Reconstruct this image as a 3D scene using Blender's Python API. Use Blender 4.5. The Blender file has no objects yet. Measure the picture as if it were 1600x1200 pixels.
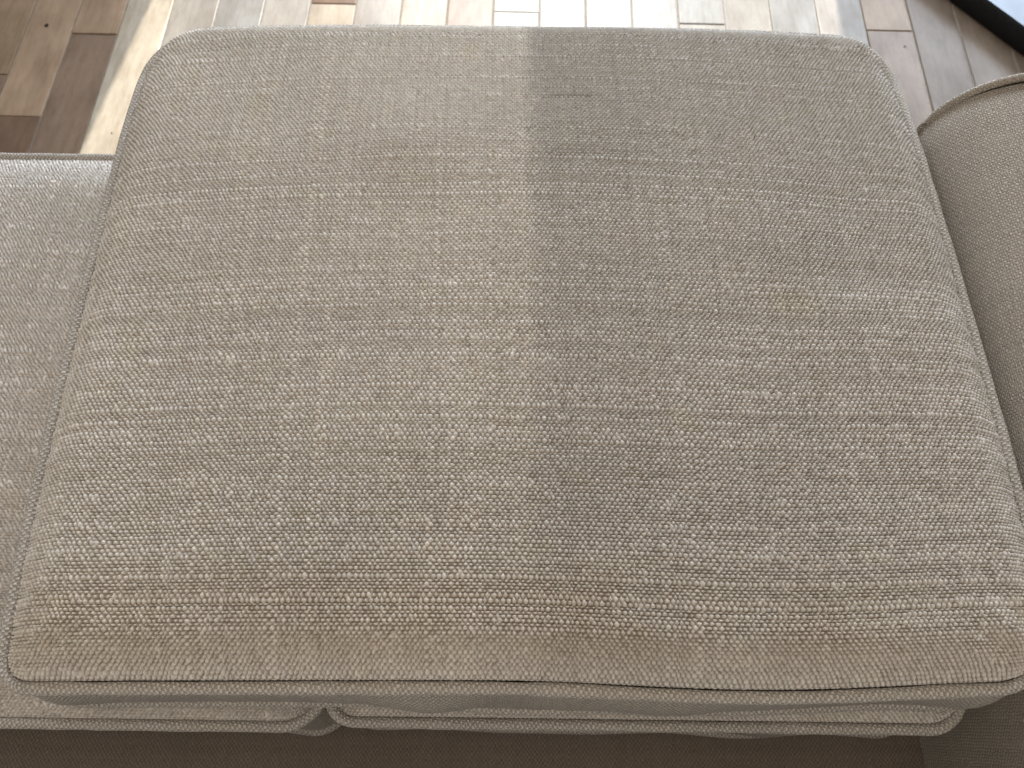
import bpy, math, random
import numpy as np

R = math.radians
random.seed(4)
RNG = np.random.default_rng(11)
scene = bpy.context.scene
COL = scene.collection

# ------------------------------------------------------------------ camera, light, exposure
cam_d = bpy.data.cameras.new("camera")
cam = bpy.data.objects.new("camera", cam_d)
COL.objects.link(cam)
cam.location = (0.0, 0.0, 1.125)
cam.rotation_euler = (R(24.0), 0.0, 0.0)
cam_d.sensor_width = 36.0
cam_d.lens = 27.0
cam_d.clip_start = 0.02
cam_d.clip_end = 60.0
cam_d.dof.use_dof = True
cam_d.dof.focus_distance = 0.56
cam_d.dof.aperture_fstop = 13.0
scene.camera = cam

world = bpy.data.worlds.new("World")
scene.world = world
world.use_nodes = True
bg = world.node_tree.nodes["Background"]
bg.inputs[0].default_value = (1.0, 0.92, 0.82, 1.0)      # dim even light of the room behind
bg.inputs[1].default_value = 0.15


def lamp(name, kind, loc, target, energy, color):
    d = bpy.data.lights.new(name, kind)
    d.energy = energy
    d.color = color
    o = bpy.data.objects.new(name, d)
    COL.objects.link(o)
    o.location = loc
    v = np.array(target, float) - np.array(loc, float)
    import mathutils
    o.rotation_euler = mathutils.Vector(v).to_track_quat('-Z', 'Y').to_euler()
    return d


WALL_Y = 2.8
OPEN_A = (-0.54, 0.745, 0.05, 2.40)        # glazed door, sun comes through it
OPEN_B = (1.30, 2.70, 0.05, 2.40)          # second glazed door
for nm, op, en in (("door_daylight", OPEN_A, 102.0), ("side_door_daylight", OPEN_B, 92.0)):
    cx, cz = (op[0] + op[1]) / 2, (op[2] + op[3]) / 2
    d = lamp(nm, 'AREA', (cx, WALL_Y + 0.09, cz), (cx, 0.0, cz), en, (0.77, 0.875, 1.0))
    d.shape = 'RECTANGLE'
    d.size = op[1] - op[0]
    d.size_y = op[3] - op[2]
d = lamp("low_sunbeam", 'SPOT', (1.47, 17.0, 19.15), (0, 1.1, 0), 40000.0, (1.0, 0.95, 0.86))
d.spot_size = R(16)
d.spot_blend = 0.1
d.shadow_soft_size = 0.06

d = lamp("ceiling_bounce_fill", 'AREA', (-0.35, -0.35, 2.45), (-0.3, -0.1, 0.4), 23.5, (1.0, 0.91, 0.80))   # added fill in place of light thrown back by the ceiling
d.shape = 'RECTANGLE'
d.size = 2.6
d.size_y = 2.2

scene.view_settings.view_transform = 'Standard'
scene.view_settings.look = 'None'
scene.view_settings.exposure = 0.0
scene.view_settings.gamma = 1.0
scene.view_settings.use_curve_mapping = False


# ------------------------------------------------------------------ helpers
def tag(o, label=None, cat=None, group=None, kind=None):
    if label: o["label"] = label
    if cat: o["category"] = cat
    if group: o["group"] = group
    if kind: o["kind"] = kind
    return o


def empty(name, loc, rz=0.0):
    o = bpy.data.objects.new(name, None)
    COL.objects.link(o)
    o.location = loc
    o.rotation_euler = (0, 0, rz)
    o.empty_display_size = 0.05
    return o


def link(name, me, mat, parent=None, loc=None):
    if mat: me.materials.append(mat)
    o = bpy.data.objects.new(name, me)
    COL.objects.link(o)
    if parent: o.parent = parent
    if loc is not None: o.location = loc
    return o


def mesh_np(name, verts, quads, uv=None, smooth=True):
    """verts (n,3), quads (m,4) int, uv per vertex (n,2)"""
    me = bpy.data.meshes.new(name)
    verts = np.ascontiguousarray(verts, np.float32)
    quads = np.ascontiguousarray(quads, np.int32)
    me.vertices.add(len(verts))
    me.vertices.foreach_set("co", verts.ravel())
    me.loops.add(quads.size)
    me.loops.foreach_set("vertex_index", quads.ravel())
    me.polygons.add(len(quads))
    me.polygons.foreach_set("loop_start", np.arange(len(quads), dtype=np.int32) * 4)
    me.polygons.foreach_set("use_smooth", np.full(len(quads), smooth))
    if uv is not None:
        l = me.uv_layers.new(name="UVMap")
        l.data.foreach_set("uv", np.ascontiguousarray(uv, np.float32)[quads.ravel()].ravel())
    me.update(calc_edges=True)
    me.validate()
    return me


def grid_quads(n, m, cu=False, cv=False):
    """n rows (axis 0), m cols (axis 1); index = r*m+c"""
    r = np.arange(n if cu else n - 1)
    c = np.arange(m if cv else m - 1)
    rr, cc = np.meshgrid(r, c, indexing='ij')
    r2, c2 = (rr + 1) % n, (cc + 1) % m
    return np.stack([rr * m + cc, rr * m + c2, r2 * m + c2, r2 * m + cc], -1).reshape(-1, 4)


def grid_mesh(name, P, U, V, flip=False):
    n, m = P.shape[:2]
    q = grid_quads(n, m)
    if flip: q = q[:, ::-1]
    return mesh_np(name, P.reshape(-1, 3), q, np.stack([U, V], -1).reshape(-1, 2))


def smooth_noise(shape, cells, rng, amp=1.0):
    """value noise on a grid, cubic-ish interpolation"""
    n, m = shape
    a, b = cells
    g = rng.normal(size=(a + 3, b + 3))
    y = np.linspace(0, a, n); x = np.linspace(0, b, m)
    yi = np.minimum(y.astype(int), a - 1); xi = np.minimum(x.astype(int), b - 1)
    fy = y - yi; fx = x - xi
    fy = fy * fy * (3 - 2 * fy); fx = fx * fx * (3 - 2 * fx)
    fy = fy[:, None]; fx = fx[None, :]
    A = g[np.ix_(yi, xi)]; B = g[np.ix_(yi, xi + 1)]; C = g[np.ix_(yi + 1, xi)]; D = g[np.ix_(yi + 1, xi + 1)]
    return amp * ((A * (1 - fx) + B * fx) * (1 - fy) + (C * (1 - fx) + D * fx) * fy)


def lnoise(n, k, rng, amp=1.0):
    return smooth_noise((2, n), (1, k), rng, amp)[0]


def box_mesh(name, x0, x1, y0, y1, z0, z1, bev=0.0, seg=2):
    import bmesh
    bm = bmesh.new()
    vs = [bm.verts.new((x, y, z)) for x in (x0, x1) for y in (y0, y1) for z in (z0, z1)]
    for f in ((0, 1, 3, 2), (4, 6, 7, 5), (0, 4, 5, 1), (2, 3, 7, 6), (0, 2, 6, 4), (1, 5, 7, 3)):
        bm.faces.new([vs[i] for i in f])
    bmesh.ops.recalc_face_normals(bm, faces=bm.faces)
    if bev:
        bmesh.ops.bevel(bm, geom=list(bm.edges), offset=bev, segments=seg, affect='EDGES', profile=0.6)
    me = bpy.data.meshes.new(name)
    bm.to_mesh(me); bm.free()
    return me


# ------------------------------------------------------------------ node helpers
class NT:
    def __init__(self, name):
        self.mat = bpy.data.materials.new(name)
        self.mat.use_nodes = True
        self.t = self.mat.node_tree
        self.p = self.t.nodes["Principled BSDF"]

    def n(self, kind, **kw):
        o = self.t.nodes.new(kind)
        for k, v in kw.items(): setattr(o, k, v)
        return o

    def put(self, sock, v):
        if isinstance(v, bpy.types.NodeSocket): self.t.links.new(v, sock)
        elif isinstance(v, (tuple, list)) and len(v) == 3 and sock.type == 'RGBA': sock.default_value = (*v, 1)
        else: sock.default_value = v

    def m(self, op, a, b=None, c=None, clamp=False):
        o = self.n("ShaderNodeMath", operation=op, use_clamp=clamp)
        self.put(o.inputs[0], a)
        if b is not None: self.put(o.inputs[1], b)
        if c is not None: self.put(o.inputs[2], c)
        return o.outputs[0]

    def mix(self, f, a, b, mode='MIX'):
        o = self.n("ShaderNodeMix", data_type='RGBA', blend_type=mode)
        self.put(o.inputs[0], f); self.put(o.inputs[6], a); self.put(o.inputs[7], b)
        return o.outputs[2]

    def rng(self, v, a, b, c=0.0, d=1.0, smooth=True):
        o = self.n("ShaderNodeMapRange", interpolation_type='SMOOTHSTEP' if smooth else 'LINEAR')
        self.put(o.inputs[0], v)
        for i, x in enumerate((a, b, c, d)): self.put(o.inputs[1 + i], x)
        return o.outputs[0]

    def noise(self, vec, scale, detail=2.0, rough=0.5):
        o = self.n("ShaderNodeTexNoise")
        if vec is not None: self.t.links.new(vec, o.inputs["Vector"])
        o.inputs["Scale"].default_value = scale
        o.inputs["Detail"].default_value = detail
        o.inputs["Roughness"].default_value = rough
        return o.outputs["Fac"]

    def comb(self, x, y, z=0.0):
        o = self.n("ShaderNodeCombineXYZ")
        for i, v in enumerate((x, y, z)): self.put(o.inputs[i], v)
        return o.outputs[0]

    def sep(self, v):
        o = self.n("ShaderNodeSeparateXYZ")
        self.t.links.new(v, o.inputs[0])
        return o.outputs

    def white(self, w):
        o = self.n("ShaderNodeTexWhiteNoise", noise_dimensions='1D')
        self.put(o.inputs["W"], w)
        return o.outputs["Value"]


YARN_WARP = (0.715, 0.665, 0.605)
YARN_WEFT = (0.38, 0.33, 0.275)


def fabric(name, bump=True, soil=None, warp=YARN_WARP, weft=YARN_WEFT, bump_h=0.0015):
    """plain woven upholstery; the UV map counts threads (u: warp ends, v: weft picks)"""
    t = NT(name)
    uv = t.n("ShaderNodeUVMap", uv_map="UVMap").outputs[0]
    u, v, _ = t.sep(uv)
    if bump:                                   # hand-irregular thread spacing
        wv_ = t.noise(uv, 0.35, 2.0); wu_ = t.noise(t.comb(v, u), 0.31, 2.0)
        u = t.m('MULTIPLY_ADD', wv_, 1.5, u); v = t.m('MULTIPLY_ADD', wu_, 1.5, v)
    i, j = t.m('FLOOR', u), t.m('FLOOR', v)
    fx, fy = t.m('FRACT', u), t.m('FRACT', v)
    par = t.m('FLOORED_MODULO', t.m('ADD', i, j), 2.0)
    # thread tones: every thread has its own dye lot, and drifts along its length
    along_w = t.noise(t.comb(t.m('MULTIPLY', i, 7.31), t.m('MULTIPLY', v, 0.10)), 1.0, 1.0)
    along_f = t.noise(t.comb(t.m('MULTIPLY', u, 0.07), t.m('MULTIPLY', j, 5.17)), 1.0, 1.0)
    tw = t.m('MULTIPLY_ADD', t.white(t.m('ADD', i, 0.37)), 0.12, t.m('MULTIPLY_ADD', along_w, 0.17, 0.855))
    tf = t.m('MULTIPLY_ADD', t.white(t.m('ADD', j, 311.7)), 0.16, t.m('MULTIPLY_ADD', along_f, 0.20, 0.82))
    bead = t.white(t.m('MULTIPLY_ADD', i, 17.13, t.m('MULTIPLY', j, 3.77)))
    cw = t.mix(1.0, warp, t.comb(tw, tw, tw), 'MULTIPLY')
    cf = t.mix(1.0, weft, t.comb(tf, tf, tf), 'MULTIPLY')
    if not bump:
        a = t.n("ShaderNodeAttribute", attribute_name="yarn")
        par = t.m('SUBTRACT', 1.0, a.outputs["Fac"])
    col = t.mix(par, cw, cf)
    bt = t.m('MULTIPLY_ADD', bead, 0.16, 0.92)
    col = t.mix(1.0, col, t.comb(bt, bt, bt), 'MULTIPLY')
    # faint hue drift: pinkish and yellowish yarn lengths
    hue = t.noise(t.comb(t.m('MULTIPLY', u, 0.05), t.m('MULTIPLY', v, 0.08)), 1.0, 3.0, 0.6)
    col = t.mix(t.rng(hue, 0.5, 0.72), col, t.mix(1.0, col, (1.0, 0.985, 0.97), 'MULTIPLY'))
    col = t.mix(t.rng(hue, 0.46, 0.28), col, t.mix(1.0, col, (1.0, 0.99, 0.95), 'MULTIPLY'))
    ob = t.n("ShaderNodeTexCoord").outputs["Object"]
    x, y, z = t.sep(ob)
    blot = t.noise(ob, 9.0, 4.0, 0.6)
    bl = t.rng(blot, 0.3, 0.72, 1.03, 0.95)
    col = t.mix(1.0, col, t.comb(bl, bl, bl), 'MULTIPLY')
    if soil:
        col = soil(t, col, x, y, z, ob)
    t.put(t.p.inputs["Base Color"], col)
    t.p.inputs["Roughness"].default_value = 0.86
    t.p.inputs["Specular IOR Level"].default_value = 0.15
    t.p.inputs["Sheen Weight"].default_value = 0.13
    t.p.inputs["Sheen Roughness"].default_value = 0.45
    fib = t.noise(uv, 3.2, 2.0)
    if bump:
        cx = t.m('SUBTRACT', 1.0, t.m('POWER', t.m('ABSOLUTE', t.m('MULTIPLY_ADD', fx, 2.0, -1.0)), 2.4))
        cy = t.m('SUBTRACT', 1.0, t.m('POWER', t.m('ABSOLUTE', t.m('MULTIPLY_ADD', fy, 2.0, -1.0)), 2.4))
        uw = t.m('MULTIPLY_ADD', t.m('COSINE', t.m('MULTIPLY', t.m('ADD', t.m('SUBTRACT', v, 0.5), i), math.pi)), 0.5, 0.5)
        uf = t.m('MULTIPLY_ADD', t.m('COSINE', t.m('MULTIPLY', t.m('ADD', t.m('SUBTRACT', u, 0.5), j), math.pi)), -0.5, 0.5)
        h = t.m('MAXIMUM', t.m('MULTIPLY', t.m('MULTIPLY', cx, uw), t.m('MULTIPLY_ADD', bead, 0.5, 0.75)), t.m('MULTIPLY', t.m('MULTIPLY', cy, uf), 0.5))
        h = t.m('MULTIPLY_ADD', fib, 0.35, h)
    else:
        h = t.m('MULTIPLY', fib, 0.22)
    b = t.n("ShaderNodeBump")
    b.inputs["Strength"].default_value = 0.9
    b.inputs["Distance"].default_value = bump_h
    t.put(b.inputs["Height"], h)
    t.put(t.p.inputs["Normal"], b.outputs[0])
    return t.mat


def soil_main(t, col, x, y, z, ob):
    """left half has been cleaned, right half still carries its grey soil; tide line down the middle"""
    wob = t.noise(ob, 14.0, 3.0, 0.6)
    edge = t.m('ADD', x, t.m('MULTIPLY_ADD', wob, 0.014, -0.012))
    edge = t.m('ADD', edge, t.m('MULTIPLY_ADD', t.noise(ob, 130.0, 2.0), 0.026, -0.013))
    m = t.rng(edge, -0.008, 0.010)
    fade = t.rng(x, 0.05, 0.36, 1.0, 0.78)
    fy = t.rng(y, -0.26, 0.24, 0.26, 1.0, smooth=False)
    patch = t.m('MULTIPLY_ADD', t.noise(ob, 7.0, 4.0, 0.65), 0.6, 0.75)
    f = t.m('MULTIPLY', t.m('MULTIPLY', m, fade), t.m('MULTIPLY', fy, patch), clamp=True)
    col = t.mix(f, col, t.mix(1.0, col, (0.775, 0.78, 0.79), 'MULTIPLY'))
    # brighter cleaned band next to the line
    band = t.m('MULTIPLY', t.rng(x, -0.19, -0.03), t.m('SUBTRACT', 1.0, m))
    col = t.mix(t.m('MULTIPLY', band, fy), col, t.mix(1.0, col, (1.015, 1.015, 1.015), 'MULTIPLY'))
    # browner patchy band along the near edge
    near = t.m('MULTIPLY', t.m('MULTIPLY', t.rng(y, -0.19, -0.23), t.rng(y, -0.273, -0.250)), t.rng(t.noise(ob, 11.0, 3.0), 0.35, 0.65, 0.35, 1.0))
    col = t.mix(near, col, t.mix(1.0, col, (0.90, 0.86, 0.80), 'MULTIPLY'))
    # creases beside the line, darkened in the colour as thin streaks
    for (sx, sy, wx, wy, st) in ((0.043, 0.205, 0.026, 0.0022, 0.55), (0.052, 0.135, 0.04, 0.002, 0.3), (0.07, 0.198, 0.05, 0.0015, 0.25)):
        dx = t.m('DIVIDE', t.m('SUBTRACT', x, sx), wx)
        dy = t.m('DIVIDE', t.m('SUBTRACT', y, sy), wy)
        r = t.m('ADD', t.m('MULTIPLY', dx, dx), t.m('MULTIPLY', dy, dy))
        col = t.mix(t.m('MULTIPLY', t.rng(r, 1.4, 0.1), st), col, t.mix(1.0, col, (0.5, 0.45, 0.38), 'MULTIPLY'))
    dx = t.m('DIVIDE', t.m('SUBTRACT', x, 0.205), 0.022)
    dy = t.m('DIVIDE', t.m('SUBTRACT', y, -0.005), 0.012)
    r = t.m('ADD', t.m('MULTIPLY', dx, dx), t.m('MULTIPLY', dy, dy))
    col = t.mix(t.m('MULTIPLY', t.rng(r, 1.6, 0.0), 0.28), col, t.mix(1.0, col, (1.0, 0.93, 0.72), 'MULTIPLY'))
    return col


def spot_and_skylight(t, col, x, y, z, ob):
    """one small brown spot on the exposed cushion, its tone lightened for skylight"""
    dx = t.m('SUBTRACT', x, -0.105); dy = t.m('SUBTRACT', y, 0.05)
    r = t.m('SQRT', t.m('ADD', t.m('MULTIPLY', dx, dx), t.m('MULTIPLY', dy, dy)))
    col = t.mix(1.0, col, (1.10, 1.10, 1.11), 'MULTIPLY')       # paler, cooler: skylight on this cushion put into its colour
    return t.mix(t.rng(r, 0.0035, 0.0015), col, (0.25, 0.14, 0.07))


M_TOP = fabric("woven_oatmeal_relief", bump=False, soil=soil_main)
M_SEAT = fabric("woven_oatmeal_relief_seat", bump=False, soil=spot_and_skylight)
M_SEATR = fabric("woven_oatmeal_relief_plain", bump=False)
M_FAB = fabric("woven_oatmeal", bump=True)
M_BOX = fabric("woven_oatmeal_boxing", bump=True, warp=(0.66, 0.61, 0.54), weft=(0.36, 0.31, 0.26), bump_h=0.0018)
M_ARM = fabric("woven_oatmeal_arm", bump=True, warp=(0.66, 0.585, 0.50), weft=(0.46, 0.395, 0.325), bump_h=0.0026)
M_DECK_SHADED = fabric("woven_deck_shaded", bump=True, warp=(0.24, 0.195, 0.155), weft=(0.16, 0.128, 0.10), bump_h=0.0005)  # shade below the cushions is put into these darker yarns

PU, PV = 0.00188, 0.00242        # thread pitch, warp and weft


# ------------------------------------------------------------------ setting: floor, wall
def plank_mat():
    t = NT("wood_look_plank")
    oi = t.n("ShaderNodeObjectInfo")
    tc = t.n("ShaderNodeTexCoord").outputs["Object"]
    off = t.n("ShaderNodeVectorMath", operation='ADD')
    t.put(off.inputs[0], tc)
    rnd = t.m('MULTIPLY', oi.outputs["Random"], 37.0)
    t.put(off.inputs[1], t.comb(rnd, rnd, 0.0))
    st = t.n("ShaderNodeVectorMath", operation='MULTIPLY')
    t.put(st.inputs[0], off.outputs[0]); st.inputs[1].default_value = (1.0, 0.16, 1.0)
    grain = t.noise(st.outputs[0], 95.0, 5.0, 0.65)
    st2 = t.n("ShaderNodeVectorMath", operation='MULTIPLY')
    t.put(st2.inputs[0], off.outputs[0]); st2.inputs[1].default_value = (1.0, 0.45, 1.0)
    cloud = t.noise(st2.outputs[0], 15.0, 4.0, 0.6)
    c = oi.outputs["Color"]
    c = t.mix(t.rng(cloud, 0.32, 0.70), c, t.mix(1.0, c, (0.72, 0.70, 0.68), 'MULTIPLY'))
    c = t.mix(t.rng(grain, 0.40, 0.72, 0.0, 0.55), c, t.mix(1.0, c, (0.72, 0.66, 0.60), 'MULTIPLY'))
    t.put(t.p.inputs["Base Color"], c)
    t.put(t.p.inputs["Roughness"], t.m('MULTIPLY_ADD', cloud, 0.20, 0.20))
    t.p.inputs["Specular IOR Level"].default_value = 0.24
    b = t.n("ShaderNodeBump")
    b.inputs["Strength"].default_value = 0.45
    b.inputs["Distance"].default_value = 0.0012
    t.put(b.inputs["Height"], t.m('ADD', t.m('MULTIPLY', grain, 0.35), t.m('MULTIPLY', t.noise(off.outputs[0], 34.0, 3.0), 0.9)))
    t.put(t.p.inputs["Normal"], b.outputs[0])
    return t.mat


def plain(name, col, rough=0.7, spec=0.4, nscale=0.0, namp=0.2, bump=0.0):
    t = NT(name)
    if nscale:
        ob = t.n("ShaderNodeTexCoord").outputs["Object"]
        f = t.noise(ob, nscale, 4.0, 0.6)
        k = t.rng(f, 0.3, 0.7, 1.0 - namp, 1.0 + namp * 0.5)
        t.put(t.p.inputs["Base Color"], t.mix(1.0, col, t.comb(k, k, k), 'MULTIPLY'))
        if bump:
            b = t.n("ShaderNodeBump")
            b.inputs["Distance"].default_value = bump
            t.put(b.inputs["Height"], f)
            t.put(t.p.inputs["Normal"], b.outputs[0])
    else:
        t.p.inputs["Base Color"].default_value = (*col, 1)
    t.p.inputs["Roughness"].default_value = rough
    t.p.inputs["Specular IOR Level"].default_value = spec
    return t.mat


M_PLANK = plank_mat()
M_GROUT = plain("grout", (0.30, 0.26, 0.21), 0.8, 0.3, 180.0, 0.25)
M_WALL = plain("painted_plaster", (0.62, 0.57, 0.50), 0.8, 0.3, 6.0, 0.06)
M_KNOT = plain("knot", (0.012, 0.009, 0.007), 0.6)

FR = -R(1.7)                                     # boards run 1.7 degrees off the camera's axis
floor = link("floor", box_mesh("floor", -2.6, 3.0, -0.9, 1.65, -0.05, -0.0025), M_GROUT)
floor.location = (0, 1.15, 0); floor.rotation_euler = (0, 0, FR)
tag(floor, "wood-look tile floor of narrow grey-brown boards", None, None, "structure")
del floor["label"]

PITCH = 0.0942
XREF = [-0.791]
tones = [(0.42, 0.30, 0.205), (0.34, 0.24, 0.16), (0.205, 0.135, 0.095), (0.43, 0.36, 0.29), (0.36, 0.32, 0.28),
         (0.46, 0.39, 0.31), (0.28, 0.20, 0.145), (0.41, 0.37, 0.325), (0.22, 0.165, 0.12), (0.35, 0.32, 0.285), (0.31, 0.297, 0.28), (0.56, 0.49, 0.39)]
# columns counted from the board whose left joint lies at x = -0.791; joints: far/near ends in Y
JO = {-3: [1.164], -2: [1.057], -1: [1.272], 4: [1.357], 8: [1.333], 12: [1.299], 16: [1.281]}
TONE = {(-2, 0): 2, (-2, 1): 0, (-3, 0): 6, (-3, 1): 1, (-1, 0): 6, (-1, 1): 0, (0, 0): 6, (1, 0): 3, (2, 0): 4, (3, 0): 5,
        (4, 0): 5, (4, 1): 2, (5, 0): 7, (6, 0): 4, (7, 0): 6, (8, 0): 3, (9, 0): 7, (10, 0): 5, (11, 0): 9, (11, 1): 10, (12, 0): 9, (13, 0): 10, (14, 0): 9, (9, 0): 9, (15, 0): 1, (15, 1): 1, (16, 0): 6, (16, 1): 1}
for _c in (17, 18, 19, 20): TONE[(_c, 0)] = TONE[(_c, 1)] = 8
for _c in range(5, 15): TONE.setdefault((_c, 1), 10)
TONE.update({(0, 1): 11, (1, 1): 9, (2, 1): 10, (3, 1): 9, (5, 1): 4, (6, 1): 3, (7, 1): 6, (8, 0): 9, (8, 1): 9, (9, 1): 10, (10, 1): 9,  # board at the sun's edge has sunlight put into its paler tone
             (11, 1): 10, (12, 0): 9, (12, 1): 10, (13, 1): 9, (14, 1): 10, (15, 1): 4, (16, 0): 6, (16, 1): 1})
cr, sr = math.cos(FR), math.sin(FR)


def to_local(X, Y):
    dx, dy = X, Y - 1.15
    return (dx * cr + dy * sr, -dx * sr + dy * cr)


x_base = to_local(-0.791, 1.368)[0]
mesh_cache = {}
knots = []
for c in range(-14, 33):
    lx = x_base + c * PITCH
    if lx < -1.75 or lx > 2.2: continue
    ends = [to_local(lx + PITCH / 2, y)[1] for y in JO[c]] if c in JO else [random.uniform(-0.6, -0.3)]
    L = 0.90
    ys = [ends[0]]
    while ys[0] > -0.85: ys.insert(0, ys[0] - L)
    while ys[-1] < 1.6: ys.append(ys[-1] + L)
    ref = ys.index(ends[0])
    for k in range(len(ys) - 1):
        y0, y1 = ys[k], ys[k + 1]
        y0 = max(y0, -0.88); y1 = min(y1, 1.64)
        if y1 - y0 < 0.03: continue
        if y1 < -0.45 and -0.9 < lx < 0.6: continue      # wholly under the sofa
        ln = round(y1 - y0, 4)
        if ln not in mesh_cache:
            g = 0.0015
            me = box_mesh("plank", g, PITCH - g, g, ln - g, -0.012, 0.0, 0.0016, 2)
            me.materials.append(M_PLANK)
            mesh_cache[ln] = me
        o = bpy.data.objects.new("plank", mesh_cache[ln])
        COL.objects.link(o)
        o.parent = floor
        o.location = (lx, y0, 0.0009 * random.uniform(-0.5, 0.5))
        o.rotation_euler = (random.uniform(-1, 1) * 0.0012, random.uniform(-1, 1) * 0.004, 0)
        key = (c, 0 if k < ref else (1 if k == ref else 2))
        if key[1] == 0 and k != ref - 1: key = None
        tn = tones[TONE[key]] if key in TONE else random.choice(tones)
        jit = random.uniform(0.94, 1.06)
        o.color = (tn[0] * jit, tn[1] * jit, tn[2] * jit, 1)
        for (kx, ky, kr) in ((-0.942, 1.295, 0.0042), (0.783, 1.237, 0.0024), (-0.751, 1.016, 0.0016)):
            a, b = to_local(kx, ky)
            if lx < a < lx + PITCH and y0 < b < y1: knots.append((o, a - lx, b - y0, kr))
for (o, a, b, kr) in knots:                         # dark knot holes in three boards
    n = 14
    vs = [(0, 0, 0.0)] + [(kr * (1 + 0.15 * math.sin(3 * q)) * math.cos(2 * math.pi * q / n), kr * 1.15 * math.sin(2 * math.pi * q / n), -0.0001) for q in range(n)]
    me = bpy.data.meshes.new("knot")
    me.from_pydata(vs, [], [(0, 1 + q, 1 + (q + 1) % n) for q in range(n)])
    link("knot", me, M_KNOT, o, (a, b, 0.0006))


def wall_with_openings():
    xs = [-2.6, OPEN_A[0], OPEN_A[1], OPEN_B[0], OPEN_B[1], 3.4]
    o = empty("wall", (0, WALL_Y, 0))
    tag(o, kind="structure")
    segs = [(xs[0], xs[1], 0, 4.6), (xs[2], xs[3], 0, 4.6), (xs[4], xs[5], 0, 4.6),  # unseen wall, raised this high to keep sun off the sofa
            (xs[1], xs[2], 2.40, 4.6), (xs[3], xs[4], 2.40, 4.6), (xs[1], xs[2], 0, 0.05), (xs[3], xs[4], 0, 0.05)]
    for s in segs:
        link("wall_panel", box_mesh("wall_panel", s[0], s[1], 0.0, 0.08, s[2], s[3]), M_WALL, o)


wall_with_openings()


# ------------------------------------------------------------------ cushion builder
def thread_axis(n, sub, rng, spread):
    """positions 0..1 of the samples of n threads of uneven width, their index coordinate and thickness"""
    w = np.exp(rng.normal(size=n) * spread)
    e = np.concatenate([[0], np.cumsum(w)]); tot = e[-1]
    f = np.array({2: [0, 0.5], 3: [0, 1 / 3, 2 / 3], 4: [0, 0.25, 0.5, 0.75]}[sub], float)
    pos = (e[:-1, None] + w[:, None] * f[None, :]).ravel()
    idx = (np.arange(n)[:, None] + f[None, :]).ravel()
    return np.append(pos, tot) / tot, np.append(idx, n), w / w.mean()


def weave_height(iu, iv, wu, wv, rng):
    """relief of the cloth at thread coordinates iu (cols), iv (rows): plump yarn knuckles standing on a
    thinner ground weft; returns height and which yarn is on top (1 knuckle, 0 ground)"""
    nu, nv = len(wu), len(wv)
    ci = np.minimum(iu.astype(int), nu - 1); cj = np.minimum(iv.astype(int), nv - 1)
    fx = np.where(iu >= nu, 1.0, iu - ci); fy = np.where(iv >= nv, 1.0, iv - cj)
    size = np.clip(1 + 0.08 * rng.normal(size=(nv + 2, nu + 2)), 0.65, 1.3)
    size *= np.clip(wv, 0.6, 1.35)[np.clip(np.arange(nv + 2) - 1, 0, nv - 1)][:, None] ** 0.20
    size *= np.clip(1 + smooth_noise((nv + 2, nu + 2), (nv + 1, 22), rng, 0.04), 0.8, 1.25)      # short slubs along each pick
    offx = 0.05 * rng.normal(size=(nv + 2, nu + 2)); offy = 0.035 * rng.normal(size=(nv + 2, nu + 2))
    ground = 0.0003 - 0.0030 * np.abs(2 * fy - 1)[:, None] ** 2.5 - 0.0012 * np.abs(2 * fx - 1)[None, :] ** 2
    best = ground - 0.00005
    knuckle = np.zeros_like(best)
    for di, dj in ((0, 0), (-1, 0), (1, 0), (0, -1), (0, 1)):
        a = np.clip(ci + di, -1, nu) + 1; b = np.clip(cj + dj, -1, nv) + 1
        on = ((a[None, :] + b[:, None]) % 2) == 0
        sz = size[np.ix_(b, a)]
        ex = (fx[None, :] - 0.5 - di - offx[np.ix_(b, a)]) / (0.71 * sz)
        ey = (fy[:, None] - 0.5 - dj - offy[np.ix_(b, a)]) / (0.505 * sz)
        q = 1 - ex ** 2 - ey ** 2
        h = np.where(on & (q > 0), 0.0016 * sz * np.sqrt(np.maximum(q, 0)) - 0.0002, -1.0)
        knuckle = np.where(h > best, 1.0, knuckle)
        best = np.maximum(best, h)
    return best, knuckle


def corner_map(x, y, x0, x1, y0, y1, rc):
    """pull the four corners of a rectangle in to radii rc = (bl, br, fl, fr)"""
    X = x.copy(); Y = y.copy()
    for k, (sx, sy) in enumerate(((-1, -1), (1, -1), (-1, 1), (1, 1))):
        r = rc[k]
        cx = (x0 + r) if sx < 0 else (x1 - r)
        cy = (y0 + r) if sy < 0 else (y1 - r)
        a = (x - cx) * sx / r; b = (y - cy) * sy / r
        msk = (a > 0) & (b > 0)
        am = np.clip(a, 0, 1); bm_ = np.clip(b, 0, 1)
        X = np.where(msk, cx + sx * r * am * np.sqrt(1 - bm_ ** 2 / 2), X)
        Y = np.where(msk, cy + sy * r * bm_ * np.sqrt(1 - am ** 2 / 2), Y)
    return X, Y


def dome(dx, dy, r, h, p=2.0):
    def g(d): 
        t = np.clip(d / r, 0, 1)
        return 1 - (1 - t) ** p
    return h * g(dx) * g(dy)


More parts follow.
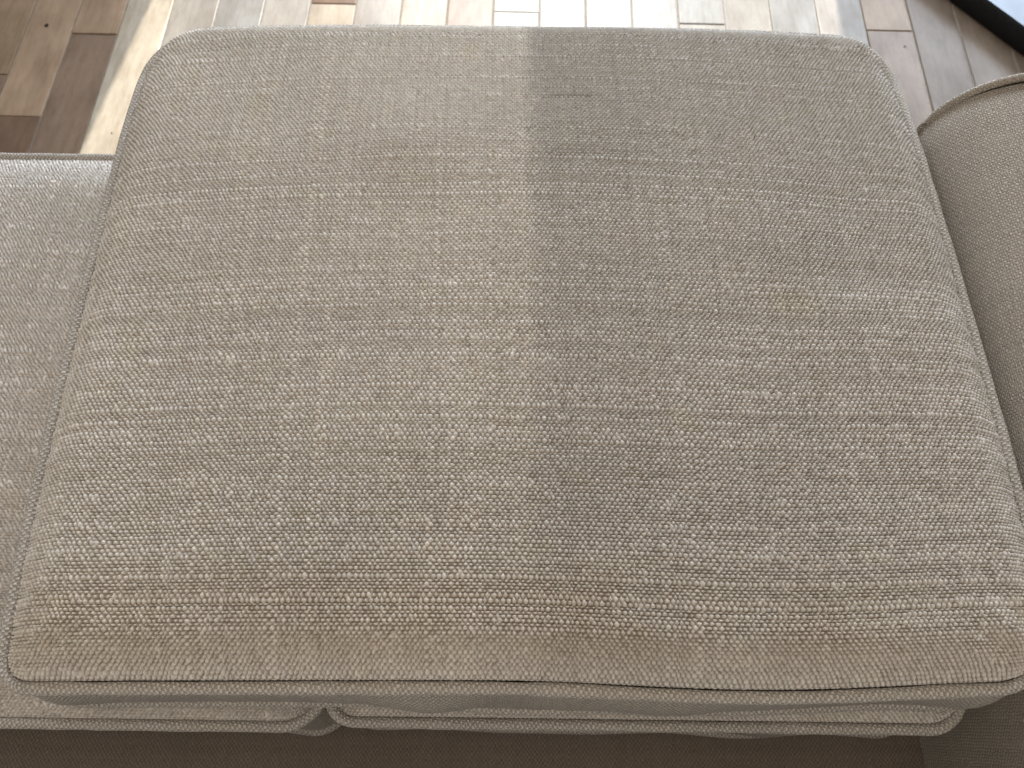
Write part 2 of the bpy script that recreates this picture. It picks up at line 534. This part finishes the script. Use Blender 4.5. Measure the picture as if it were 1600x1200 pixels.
def panel_surface(sx, sy, S):
    """base surface of a cushion's face; sx, sy 1-d arrays of 0..1; S the cushion's dict"""
    x0, x1, y0, y1 = S['rect']
    x, y = np.meshgrid(x0 + (x1 - x0) * sx, y0 + (y1 - y0) * sy)
    dx = np.minimum(x - x0, x1 - x); dy = np.minimum(y - y0, y1 - y)
    dy = np.where(y1 - y < y - y0, dy * 1.25, dy)
    z = dome(dx, dy, S['er'], S['eh'])
    z += S['crown'] * np.sin(np.pi * sx)[None, :] ** 0.9 * np.sin(np.pi * sy)[:, None] ** 0.9
    X, Y = corner_map(x, y, x0, x1, y0, y1, S['rc'])
    fade = np.clip(np.minimum(dx, dy) / 0.05, 0, 1)
    z += fade * smooth_noise(x.shape, (7, 8), np.random.default_rng(S['seed']), 0.0016)
    if 'pucker' in S:                        # cloth gathered along the seam and at the corners
        d = np.minimum(dx, dy)
        s_ = np.where(dx < dy, y, x)
        z += 0.0007 * np.sin(2 * np.pi * s_ / 0.023 + 3 * np.sin(s_ * 41)) * np.exp(-((d - 0.009) / 0.008) ** 2)
        for (cx, cy) in ((x0, y0), (x1, y0), (x0, y1), (x1, y1)):
            rr = np.hypot(x - cx, y - cy); an = np.arctan2(np.abs(y - cy), np.abs(x - cx))
            z += (0.0011 if cy == y0 else 0.0003) * np.sin(an * 15 + cx * 9) * np.exp(-((rr - 0.055) / 0.028) ** 2)
    if 'dents' in S:
        for (ax, ay, wx, wy, dp) in S['dents']:
            z -= dp * np.exp(-((X - ax) / wx) ** 2 - ((Y - ay) / wy) ** 2)
    X, Y, dz = S['warp'](X, Y)
    return np.stack([X, Y, z + dz], -1)


def outline(S, n=480):
    """closed outline of the seam, counter-clockwise, same mapping as the panel"""
    x0, x1, y0, y1 = S['rect']
    ex, ey = x1 - x0, y1 - y0
    t = np.linspace(0, 2 * (ex + ey), n, endpoint=False)
    x = np.empty(n); y = np.empty(n)
    a = t < ex; b = (t >= ex) & (t < ex + ey); c = (t >= ex + ey) & (t < 2 * ex + ey); d_ = t >= 2 * ex + ey
    x[a] = x0 + t[a]; y[a] = y0
    x[b] = x1; y[b] = y0 + t[b] - ex
    x[c] = x1 - (t[c] - ex - ey); y[c] = y1
    x[d_] = x0; y[d_] = y1 - (t[d_] - 2 * ex - ey)
    X, Y = corner_map(x, y, x0, x1, y0, y1, S['rc'])
    X, Y, dz = S['warp'](X, Y)
    return np.stack([X, Y, dz], -1)


def outward(P):
    T = np.roll(P, -1, 0) - np.roll(P, 1, 0)
    N = np.stack([T[:, 1], -T[:, 0], np.zeros(len(P))], -1)
    return N / np.linalg.norm(N, axis=1, keepdims=True)


def tube_closed(name, C, r, mat, parent, nseg=10, twist=0.0, closed=True):
    n = len(C)
    if closed:
        T = np.roll(C, -1, 0) - np.roll(C, 1, 0)
    else:
        T = np.gradient(C, axis=0)
    T /= np.linalg.norm(T, axis=1, keepdims=True)
    up = np.array([0, 0, 1.0])
    N = np.cross(T, up)
    bad = np.linalg.norm(N, axis=1) < 0.2
    N[bad] = np.cross(T[bad], np.array([0, 1.0, 0]))
    N /= np.linalg.norm(N, axis=1, keepdims=True)
    B = np.cross(N, T)
    if np.ndim(r) == 0: r = np.full(n, r)
    a = np.linspace(0, 2 * np.pi, nseg, endpoint=False)
    P = C[:, None, :] + r[:, None, None] * (np.cos(a)[None, :, None] * N[:, None, :] + np.sin(a)[None, :, None] * B[:, None, :])
    # uv needs seams: duplicate first column / row
    P = np.concatenate([P, P[:, :1]], 1)
    if closed: P = np.concatenate([P, P[:1]], 0)
    m = P.shape[0]
    CL = np.concatenate([C, C[:1]], 0) if closed else C
    s = np.concatenate([[0], np.cumsum(np.linalg.norm(np.diff(CL, axis=0), axis=1))])
    U = np.repeat((s / PU)[:, None], nseg + 1, 1)
    V = np.repeat((np.linspace(0, 2 * np.pi, nseg + 1) * r.mean() / PV)[None, :], m, 0) + U * twist
    return link(name, grid_mesh(name, P, U, V), mat, parent)


def make_cushion(name, label, S, origin, mat_top, nu, nv, su, sv, group, fine=None):
    root = empty(name, origin)
    tag(root, label, "cushion", group)
    O = np.array(origin, float)
    rng = np.random.default_rng(S['seed'] + 50)
    px, iu, wu = thread_axis(nu, su, rng, 0.16)
    py, iv, wv = thread_axis(nv, sv, rng, 0.19)
    kr = np.ones(len(py), bool)
    if fine:                                # relief only along the exposed near edge; the rest lies hidden
        kr = (py <= fine) | (np.arange(len(py)) % (sv * 4) == 0) | (np.arange(len(py)) == len(py) - 1)
    W, K = weave_height(iu, iv, wu, wv, rng)
    W, K = W[kr], K[kr]
    py, iv = py[kr], iv[kr]
    if fine: W = W * (py <= fine)[:, None]
    P = panel_surface(px, py, S)
    gu = np.gradient(P, axis=1); gv = np.gradient(P, axis=0)
    N = np.cross(gu, gv)
    N /= np.maximum(np.linalg.norm(N, axis=2, keepdims=True), 1e-12)
    ed = np.minimum(np.minimum(px, 1 - px)[None, :] * (S['rect'][1] - S['rect'][0]), np.minimum(py, 1 - py)[:, None] * (S['rect'][3] - S['rect'][2]))
    W = W * np.clip(ed / 0.004, 0.15, 1) - 0.0018 * np.exp(-(ed / 0.0016) ** 2)
    P = P + N * W[:, :, None]
    P[:, :, 2] += S['zt']
    U = np.repeat(iu[None, :], len(iv), 0); V = np.repeat(iv[:, None], len(iu), 1)
    me = grid_mesh("top_panel", P - O, U, V)
    at = me.attributes.new("yarn", 'FLOAT', 'POINT')
    at.data.foreach_set("value", np.ascontiguousarray(K, np.float32).ravel())
    link("top_panel", me, mat_top, root)
    # seam, cording, boxing, lower cording, underside
    C = outline(S, 720)
    No = outward(C)
    rp = S.get('pr', 0.0044)
    k = len(C)
    wz = lnoise(k, 26, rng, 0.0006); wz[-1] = wz[0]
    Ct = C + No * (rp * 0.74) + np.array([0, 0, S['zt'] - rp * 0.15])
    Ct[:, 2] += wz * 0.6
    rr = rp * (1 + lnoise(k, 120, rng, 0.04))
    tube_closed("top_piping", Ct - O, rr, M_FAB, root, 12, 0.12)
    Cb = C + No * S['flare'] + np.array([0, 0, 0.0])
    Cb[:, 2] = S['zb'] + 0.25 * C[:, 2]
    wl = lnoise(k, 30, rng, 0.0022) * S.get('wav', 1.0)
    blend = np.minimum(1, np.minimum(np.arange(k), k - np.arange(k)) / 12.0)
    Cb2 = Cb + No * (wl * blend)[:, None]
    tube_closed("bottom_piping", Cb2 - O, rp * 0.95, M_FAB, root, 12, 0.12)
    nb = 12
    tt = np.linspace(0, 1, nb)
    A = C + np.array([0, 0, S['zt'] - 0.002]); A2 = Cb2
    fold = lnoise(k, 46, rng, 0.003)
    fold *= blend
    bulge = np.sin(np.pi * tt)
    Pb = A[:, None, :] * (1 - tt)[None, :, None] + A2[:, None, :] * tt[None, :, None] \
        + No[:, None, :] * (bulge[None, :] * (S['bulge'] + fold[:, None]))[:, :, None]
    Pb = np.concatenate([Pb, Pb[:1]], 0)
    s = np.concatenate([[0], np.cumsum(np.linalg.norm(np.diff(np.concatenate([C, C[:1]]), axis=0), axis=1))])
    Ub = np.repeat((s / PU)[:, None], nb, 1); Vb = np.repeat((tt * (S['zt'] - S['zb']) / PV)[None, :], k + 1, 0)
    link("boxing", grid_mesh("boxing", Pb - O, Ub, Vb, flip=True), M_BOX, root)
    q = np.linspace(0, 1, 40)
    S2 = dict(S); S2['eh'] = 0.012; S2['crown'] = 0.0; S2.pop('dents', None)
    Pd = panel_surface(q, q, S2)
    Pd[:, :, 2] = S['zb'] - (Pd[:, :, 2] - 0) * 0.4
    Uq = np.repeat((q * nu)[None, :], 40, 0); Vq = np.repeat((q * nv)[:, None], 40, 1)
    link("underside", grid_mesh("underside", Pd - O, Uq, Vq, flip=True), M_FAB, root)
    return root


# the big loose cushion lying across the seat
def warp_main(X, Y):
    t = np.clip((Y - 0.03) / 0.55, 0, 1)
    s = np.clip((X + 0.35) / 0.72, 0, 1)
    Xn = X + (1 - s) * (-0.006 * t + 0.001 * (1 - t)) + s * (-0.006 * t ** 2 - 0.0 * (1 - t))
    Yn = Y - (1 - t) * (0.006 * np.sin(np.pi * np.clip((s - 0.45) / 0.55, 0, 1)) ** 2) + t * (-0.010 * s)
    dz = -0.010 * ((2 * s - 1) ** 4) * ((2 * t - 1) ** 4)
    return Xn, Yn, dz


MAIN = dict(rect=(-0.351, 0.374, 0.0265, 0.634), rc=(0.020, 0.045, 0.060, 0.050), er=0.044, eh=0.0245, crown=0.029, pr=0.0044, pucker=1.0,
            seed=5, zt=0.570, zb=0.482, flare=0.010, bulge=0.006, warp=warp_main,
            dents=[(0.055, 0.505, 0.03, 0.003, 0.0005), (0.06, 0.43, 0.05, 0.004, 0.0004), (0.05, 0.075, 0.5, 0.022, 0.0022),
                   (0.33, 0.42, 0.04, 0.010, 0.0012), (0.32, 0.15, 0.06, 0.011, 0.0013), (-0.31, 0.35, 0.05, 0.012, 0.0009), (-0.31, 0.20, 0.05, 0.012, 0.0010), (0.30, 0.33, 0.07, 0.012, 0.0012),
                   (0.31, 0.24, 0.07, 0.012, 0.0010)])
make_cushion("loose_cushion", "large plump oatmeal cushion lying on top, darker right of a line down its middle",
             MAIN, (0.01, 0.30, 0.480), M_TOP, 384, 232, 3, 4, None)


def warp_none(X, Y):
    return X, Y + 0.0, np.zeros_like(X)


def warp_seat(X, Y):
    return X, Y - 0.012 * (X + 0.3), np.zeros_like(X)


G = "sofa seat cushions under the loose cushion"
SEAT_L = dict(rect=(-0.672, -0.154, 0.004, 0.570), rc=(0.03, 0.032, 0.03, 0.03), er=0.085, eh=0.016, crown=0.016, seed=21,
              zt=0.450, zb=0.345, flare=0.004, bulge=0.002, warp=warp_seat)
make_cushion("seat_cushion", "left oatmeal seat cushion, its top, coloured paler for skylight, showing beside the loose cushion", SEAT_L,
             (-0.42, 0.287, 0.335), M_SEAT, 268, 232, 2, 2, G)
SEAT_R = dict(rect=(-0.1475, 0.364, 0.008, 0.570), rc=(0.022, 0.03, 0.03, 0.03), er=0.06, eh=0.018, crown=0.010, seed=33,
              zt=0.450, zb=0.345, flare=0.004, bulge=0.002, warp=warp_seat)
make_cushion("seat_cushion", "right oatmeal seat cushion, hidden but for its back edge under the loose cushion", SEAT_R,
             (0.11, 0.287, 0.335), M_SEATR, 270, 232, 3, 3, G, fine=0.09)

# ------------------------------------------------------------------ sofa frame
sofa = empty("sofa", (-0.15, 0.25, 0.0))
tag(sofa, "oatmeal upholstered sofa frame with rolled arm and seat deck coloured dark for shade", "sofa")
SO = np.array((-0.15, 0.25, 0.0))


def cloth_box(name, x0, x1, y0, y1, z0, z1, mat, nx=60, ny=40, sag=0.0):
    """upholstered slab: a top sheet with turned-down sides"""
    sx = np.concatenate([[0], np.linspace(0, 1, nx), [1]]); sy = np.concatenate([[0], np.linspace(0, 1, ny), [1]])
    x, y = np.meshgrid(x0 + (x1 - x0) * sx, y0 + (y1 - y0) * sy)
    z = np.full_like(x, z1)
    z -= sag * np.sin(np.pi * sx)[None, :] * np.sin(np.pi * sy)[:, None]
    z[0, :] = z0; z[-1, :] = z0; z[:, 0] = z0; z[:, -1] = z0
    P = np.stack([x, y, z], -1) - SO
    o = link(name, grid_mesh(name, P, x / PU, y / PV), mat, sofa)
    return o


cloth_box("seat_deck", -0.70, 0.402, -0.16, 0.55, 0.20, 0.318, M_DECK_SHADED, 60, 40, 0.006)


def arm(sign):
    """rolled arm: cross-section swept from back to front, corded front panel"""
    sec = [(0.392, 0.19), (0.390, 0.30), (0.386, 0.42), (0.385, 0.50), (0.386, 0.540), (0.389, 0.569), (0.397, 0.589), (0.409, 0.603), (0.431, 0.617),
           (0.452, 0.6235), (0.475, 0.6245), (0.500, 0.620), (0.525, 0.607), (0.545, 0.585), (0.556, 0.555), (0.555, 0.52),
           (0.545, 0.49), (0.535, 0.45), (0.533, 0.30), (0.533, 0.10)]
    sec = np.array(sec)
    # resample
    d = np.concatenate([[0], np.cumsum(np.linalg.norm(np.diff(sec, axis=0), axis=1))])
    q = np.linspace(0, d[-1], 150)
    sx = np.interp(q, d, sec[:, 0]); sz = np.interp(q, d, sec[:, 1])
    for _ in range(6):
        sx[1:-1] = 0.25 * sx[:-2] + 0.5 * sx[1:-1] + 0.25 * sx[2:]
        sz[1:-1] = 0.25 * sz[:-2] + 0.5 * sz[1:-1] + 0.25 * sz[2:]
    yy = np.linspace(-0.16, 0.515, 90)
    X = np.repeat(sx[None, :], 90, 0); Z = np.repeat(sz[None, :], 90, 0); Y = np.repeat(yy[:, None], 150, 1)
    ins = np.exp(-((0.515 - yy) / 0.012) ** 2) * 0.004        # cloth is pulled in at the cord
    cxm, czm = 0.47, 0.50
    nx, nz = X - cxm, Z - czm
    nn = np.sqrt(nx ** 2 + nz ** 2)
    soft = smooth_noise(X.shape, (5, 9), np.random.default_rng(77), 0.0014)
    X = X - nx / nn * (ins[:, None] - soft); Z = Z - nz / nn * (ins[:, None] - soft) 
    if sign < 0: X = -0.30 - X
    P = np.stack([X, Y, Z], -1) - SO
    U = np.repeat((q / PU)[None, :], 90, 0); V = np.repeat((yy / PV)[:, None], 150, 1)
    a = link("armrest", grid_mesh("armrest", P, U, V, flip=sign < 0), M_ARM, sofa)
    # cord round the front edge
    Xc = sx if sign > 0 else -0.30 - sx
    C = np.stack([Xc, np.full(150, 0.518), sz], -1) - SO
    tube_closed("piping", C, 0.0036, M_ARM, a, 12, 0.35, closed=False)
    # front panel
    nr = 8
    kk = np.linspace(0, 1, nr)[:, None]
    mx = 0.462
    PX = sx[None, :] * (1 - kk) + mx * kk; PZ = sz[None, :] * (1 - kk) + np.clip(sz, 0.12, 0.55)[None, :] * kk
    PY = 0.519 + 0.012 * np.sin(kk * np.pi / 2) * np.ones_like(PX)
    if sign < 0: PX = -0.30 - PX
    F = np.stack([PX, PY, PZ], -1) - SO
    link("front_panel", grid_mesh("front_panel", F, PX / PU, PZ / PV, flip=sign < 0), M_ARM, a)
    # back cap
    return a


arm(1)
arm(-1)
# rear of the sofa: back rest behind the camera's feet, front rail, side rails, legs
def slab(name, *b, bev=0.02):
    me = box_mesh(name, *b, bev, 3)
    for p in me.polygons: p.use_smooth = True
    uv = me.uv_layers.new(name="UVMap")
    for l in me.loops:
        co = me.vertices[l.vertex_index].co
        uv.data[l.index].uv = (co.x / PU, (co.z + co.y) / PV)
    o = link(name, me, M_FAB, sofa)
    o.location = -SO
    return o


slab("backrest", -0.86, 0.56, -0.36, -0.165, 0.12, 0.72, bev=0.05)
slab("front_rail", -0.69, 0.39, 0.515, 0.552, 0.10, 0.312, bev=0.008)
M_LEG = plain("dark_wood_leg", (0.07, 0.04, 0.025), 0.45, 0.5, 60.0, 0.3)
for (lx, ly) in ((0.46, 0.47), (-0.76, 0.47), (0.46, -0.28), (-0.76, -0.28)):
    n = 16
    a = np.linspace(0, 2 * np.pi, n, endpoint=False)
    prof = [(0.0, 0.0), (0.017, 0.0), (0.019, 0.004), (0.027, 0.09), (0.030, 0.118), (0.0, 0.118)]
    P = np.array([[(lx + r * math.cos(t), ly + r * math.sin(t), z) for t in a] for r, z in prof]) - SO
    me = mesh_np("leg", P.reshape(-1, 3), grid_quads(len(prof), n, False, True), None, True)
    link("leg", me, M_LEG, sofa)

# ------------------------------------------------------------------ low mat with a ribbed black rim
mat_o = empty("floor_mat", (0.93, 1.235, 0.0), 0.0)
tag(mat_o, "pale blue-grey mat with thick black ribbed rim on the floor beyond the sofa arm", "mat")
MD = np.array([0.110, -0.153]); MD /= np.linalg.norm(MD)     # along the visible edge, towards the camera
MN = np.array([-MD[1], MD[0]])                              # into the mat, away from the sofa
if MN[0] < 0: MN = -MN
M_RIM = plain("black_ribbed_rubber", (0.008, 0.0085, 0.010), 0.5, 0.35)
M_PAD = plain("pale_pad", (0.33, 0.38, 0.46), 0.45, 0.5, 22.0, 0.08, 0.0006)
A0 = np.array([0.955, 1.2872])                               # a point on the foot of the visible edge
ML, MW = 0.95, 0.60                                          # length along that edge, width


def mat_loop(inset, n_long):
    """closed rounded loop in plan (world), inset from the foot line"""
    hl, hw, r = ML / 2 - inset, MW / 2 - inset, max(0.004, 0.05 - inset)
    pts = []
    for (sx, sy, a0) in ((1, -1, -90), (1, 1, 0), (-1, 1, 90), (-1, -1, 180)):
        for k in range(13):
            a = R(a0 + 90 * k / 12)
            pts.append((sx * (hl - r) + r * math.cos(a), sy * (hw - r) + r * math.sin(a)))
    pts.append(pts[0])
    pts = np.array(pts)
    d = np.concatenate([[0], np.cumsum(np.linalg.norm(np.diff(pts, axis=0), axis=1))])
    q = np.linspace(0, d[-1], n_long, endpoint=False)
    px, py = np.interp(q, d, pts[:, 0]), np.interp(q, d, pts[:, 1])
    ctr = A0 + MN * (MW / 2)
    W = ctr[None, :] + px[:, None] * MD[None, :] + py[:, None] * MN[None, :]
    return W, d[-1]


def build_mat():
    nr = int(2 * (ML + MW) / 0.0068) * 4
    prof = [(0.003, 0.0), (0.0, 0.004), (0.0, 0.030, ), (0.0008, 0.036), (0.003, 0.0415), (0.0065, 0.0435), (0.010, 0.042), (0.011, 0.037)]
    ribs = [0, 0, 0.0, 0.0018, 0.0026, 0.0026, 0.0018, 0]
    rows = []
    for (ins, z), rb in zip(prof, ribs):
        k = np.arange(nr)
        w = rb * np.sin(k * math.pi / 2 + 0.3)
        # rib relief pushes out and up
        base, _ = mat_loop(ins, nr)
        inner, _ = mat_loop(ins + 0.01, nr)
        dirv = (base - inner) / 0.01
        xy = base + dirv * (w * 0.6)[:, None]
        rows.append(np.concatenate([xy, (z + 0.7 * w)[:, None]], 1))
    P = np.stack(rows, 0) - np.array((0.93, 1.235, 0.0))
    me = mesh_np("rim", P.reshape(-1, 3), grid_quads(len(rows), nr, False, True), None, True)
    link("rim", me, M_RIM, mat_o)
    # padded top
    nk, nq = 240, 10
    rings = []
    for q in np.linspace(0, 0.27, nq):
        b, _ = mat_loop(0.0100 + q, nk) if q < 0.039 else mat_loop(0.0100 + q, nk)
        rings.append(np.concatenate([b, np.full((nk, 1), 0.039 + 0.004 * min(1, q / 0.09))], 1))
    P = np.stack(rings, 0) - np.array((0.93, 1.235, 0.0))
    me = mesh_np("pad", P.reshape(-1, 3), grid_quads(nq, nk, False, True), None, True)
    link("pad", me, M_PAD, mat_o)


build_mat()
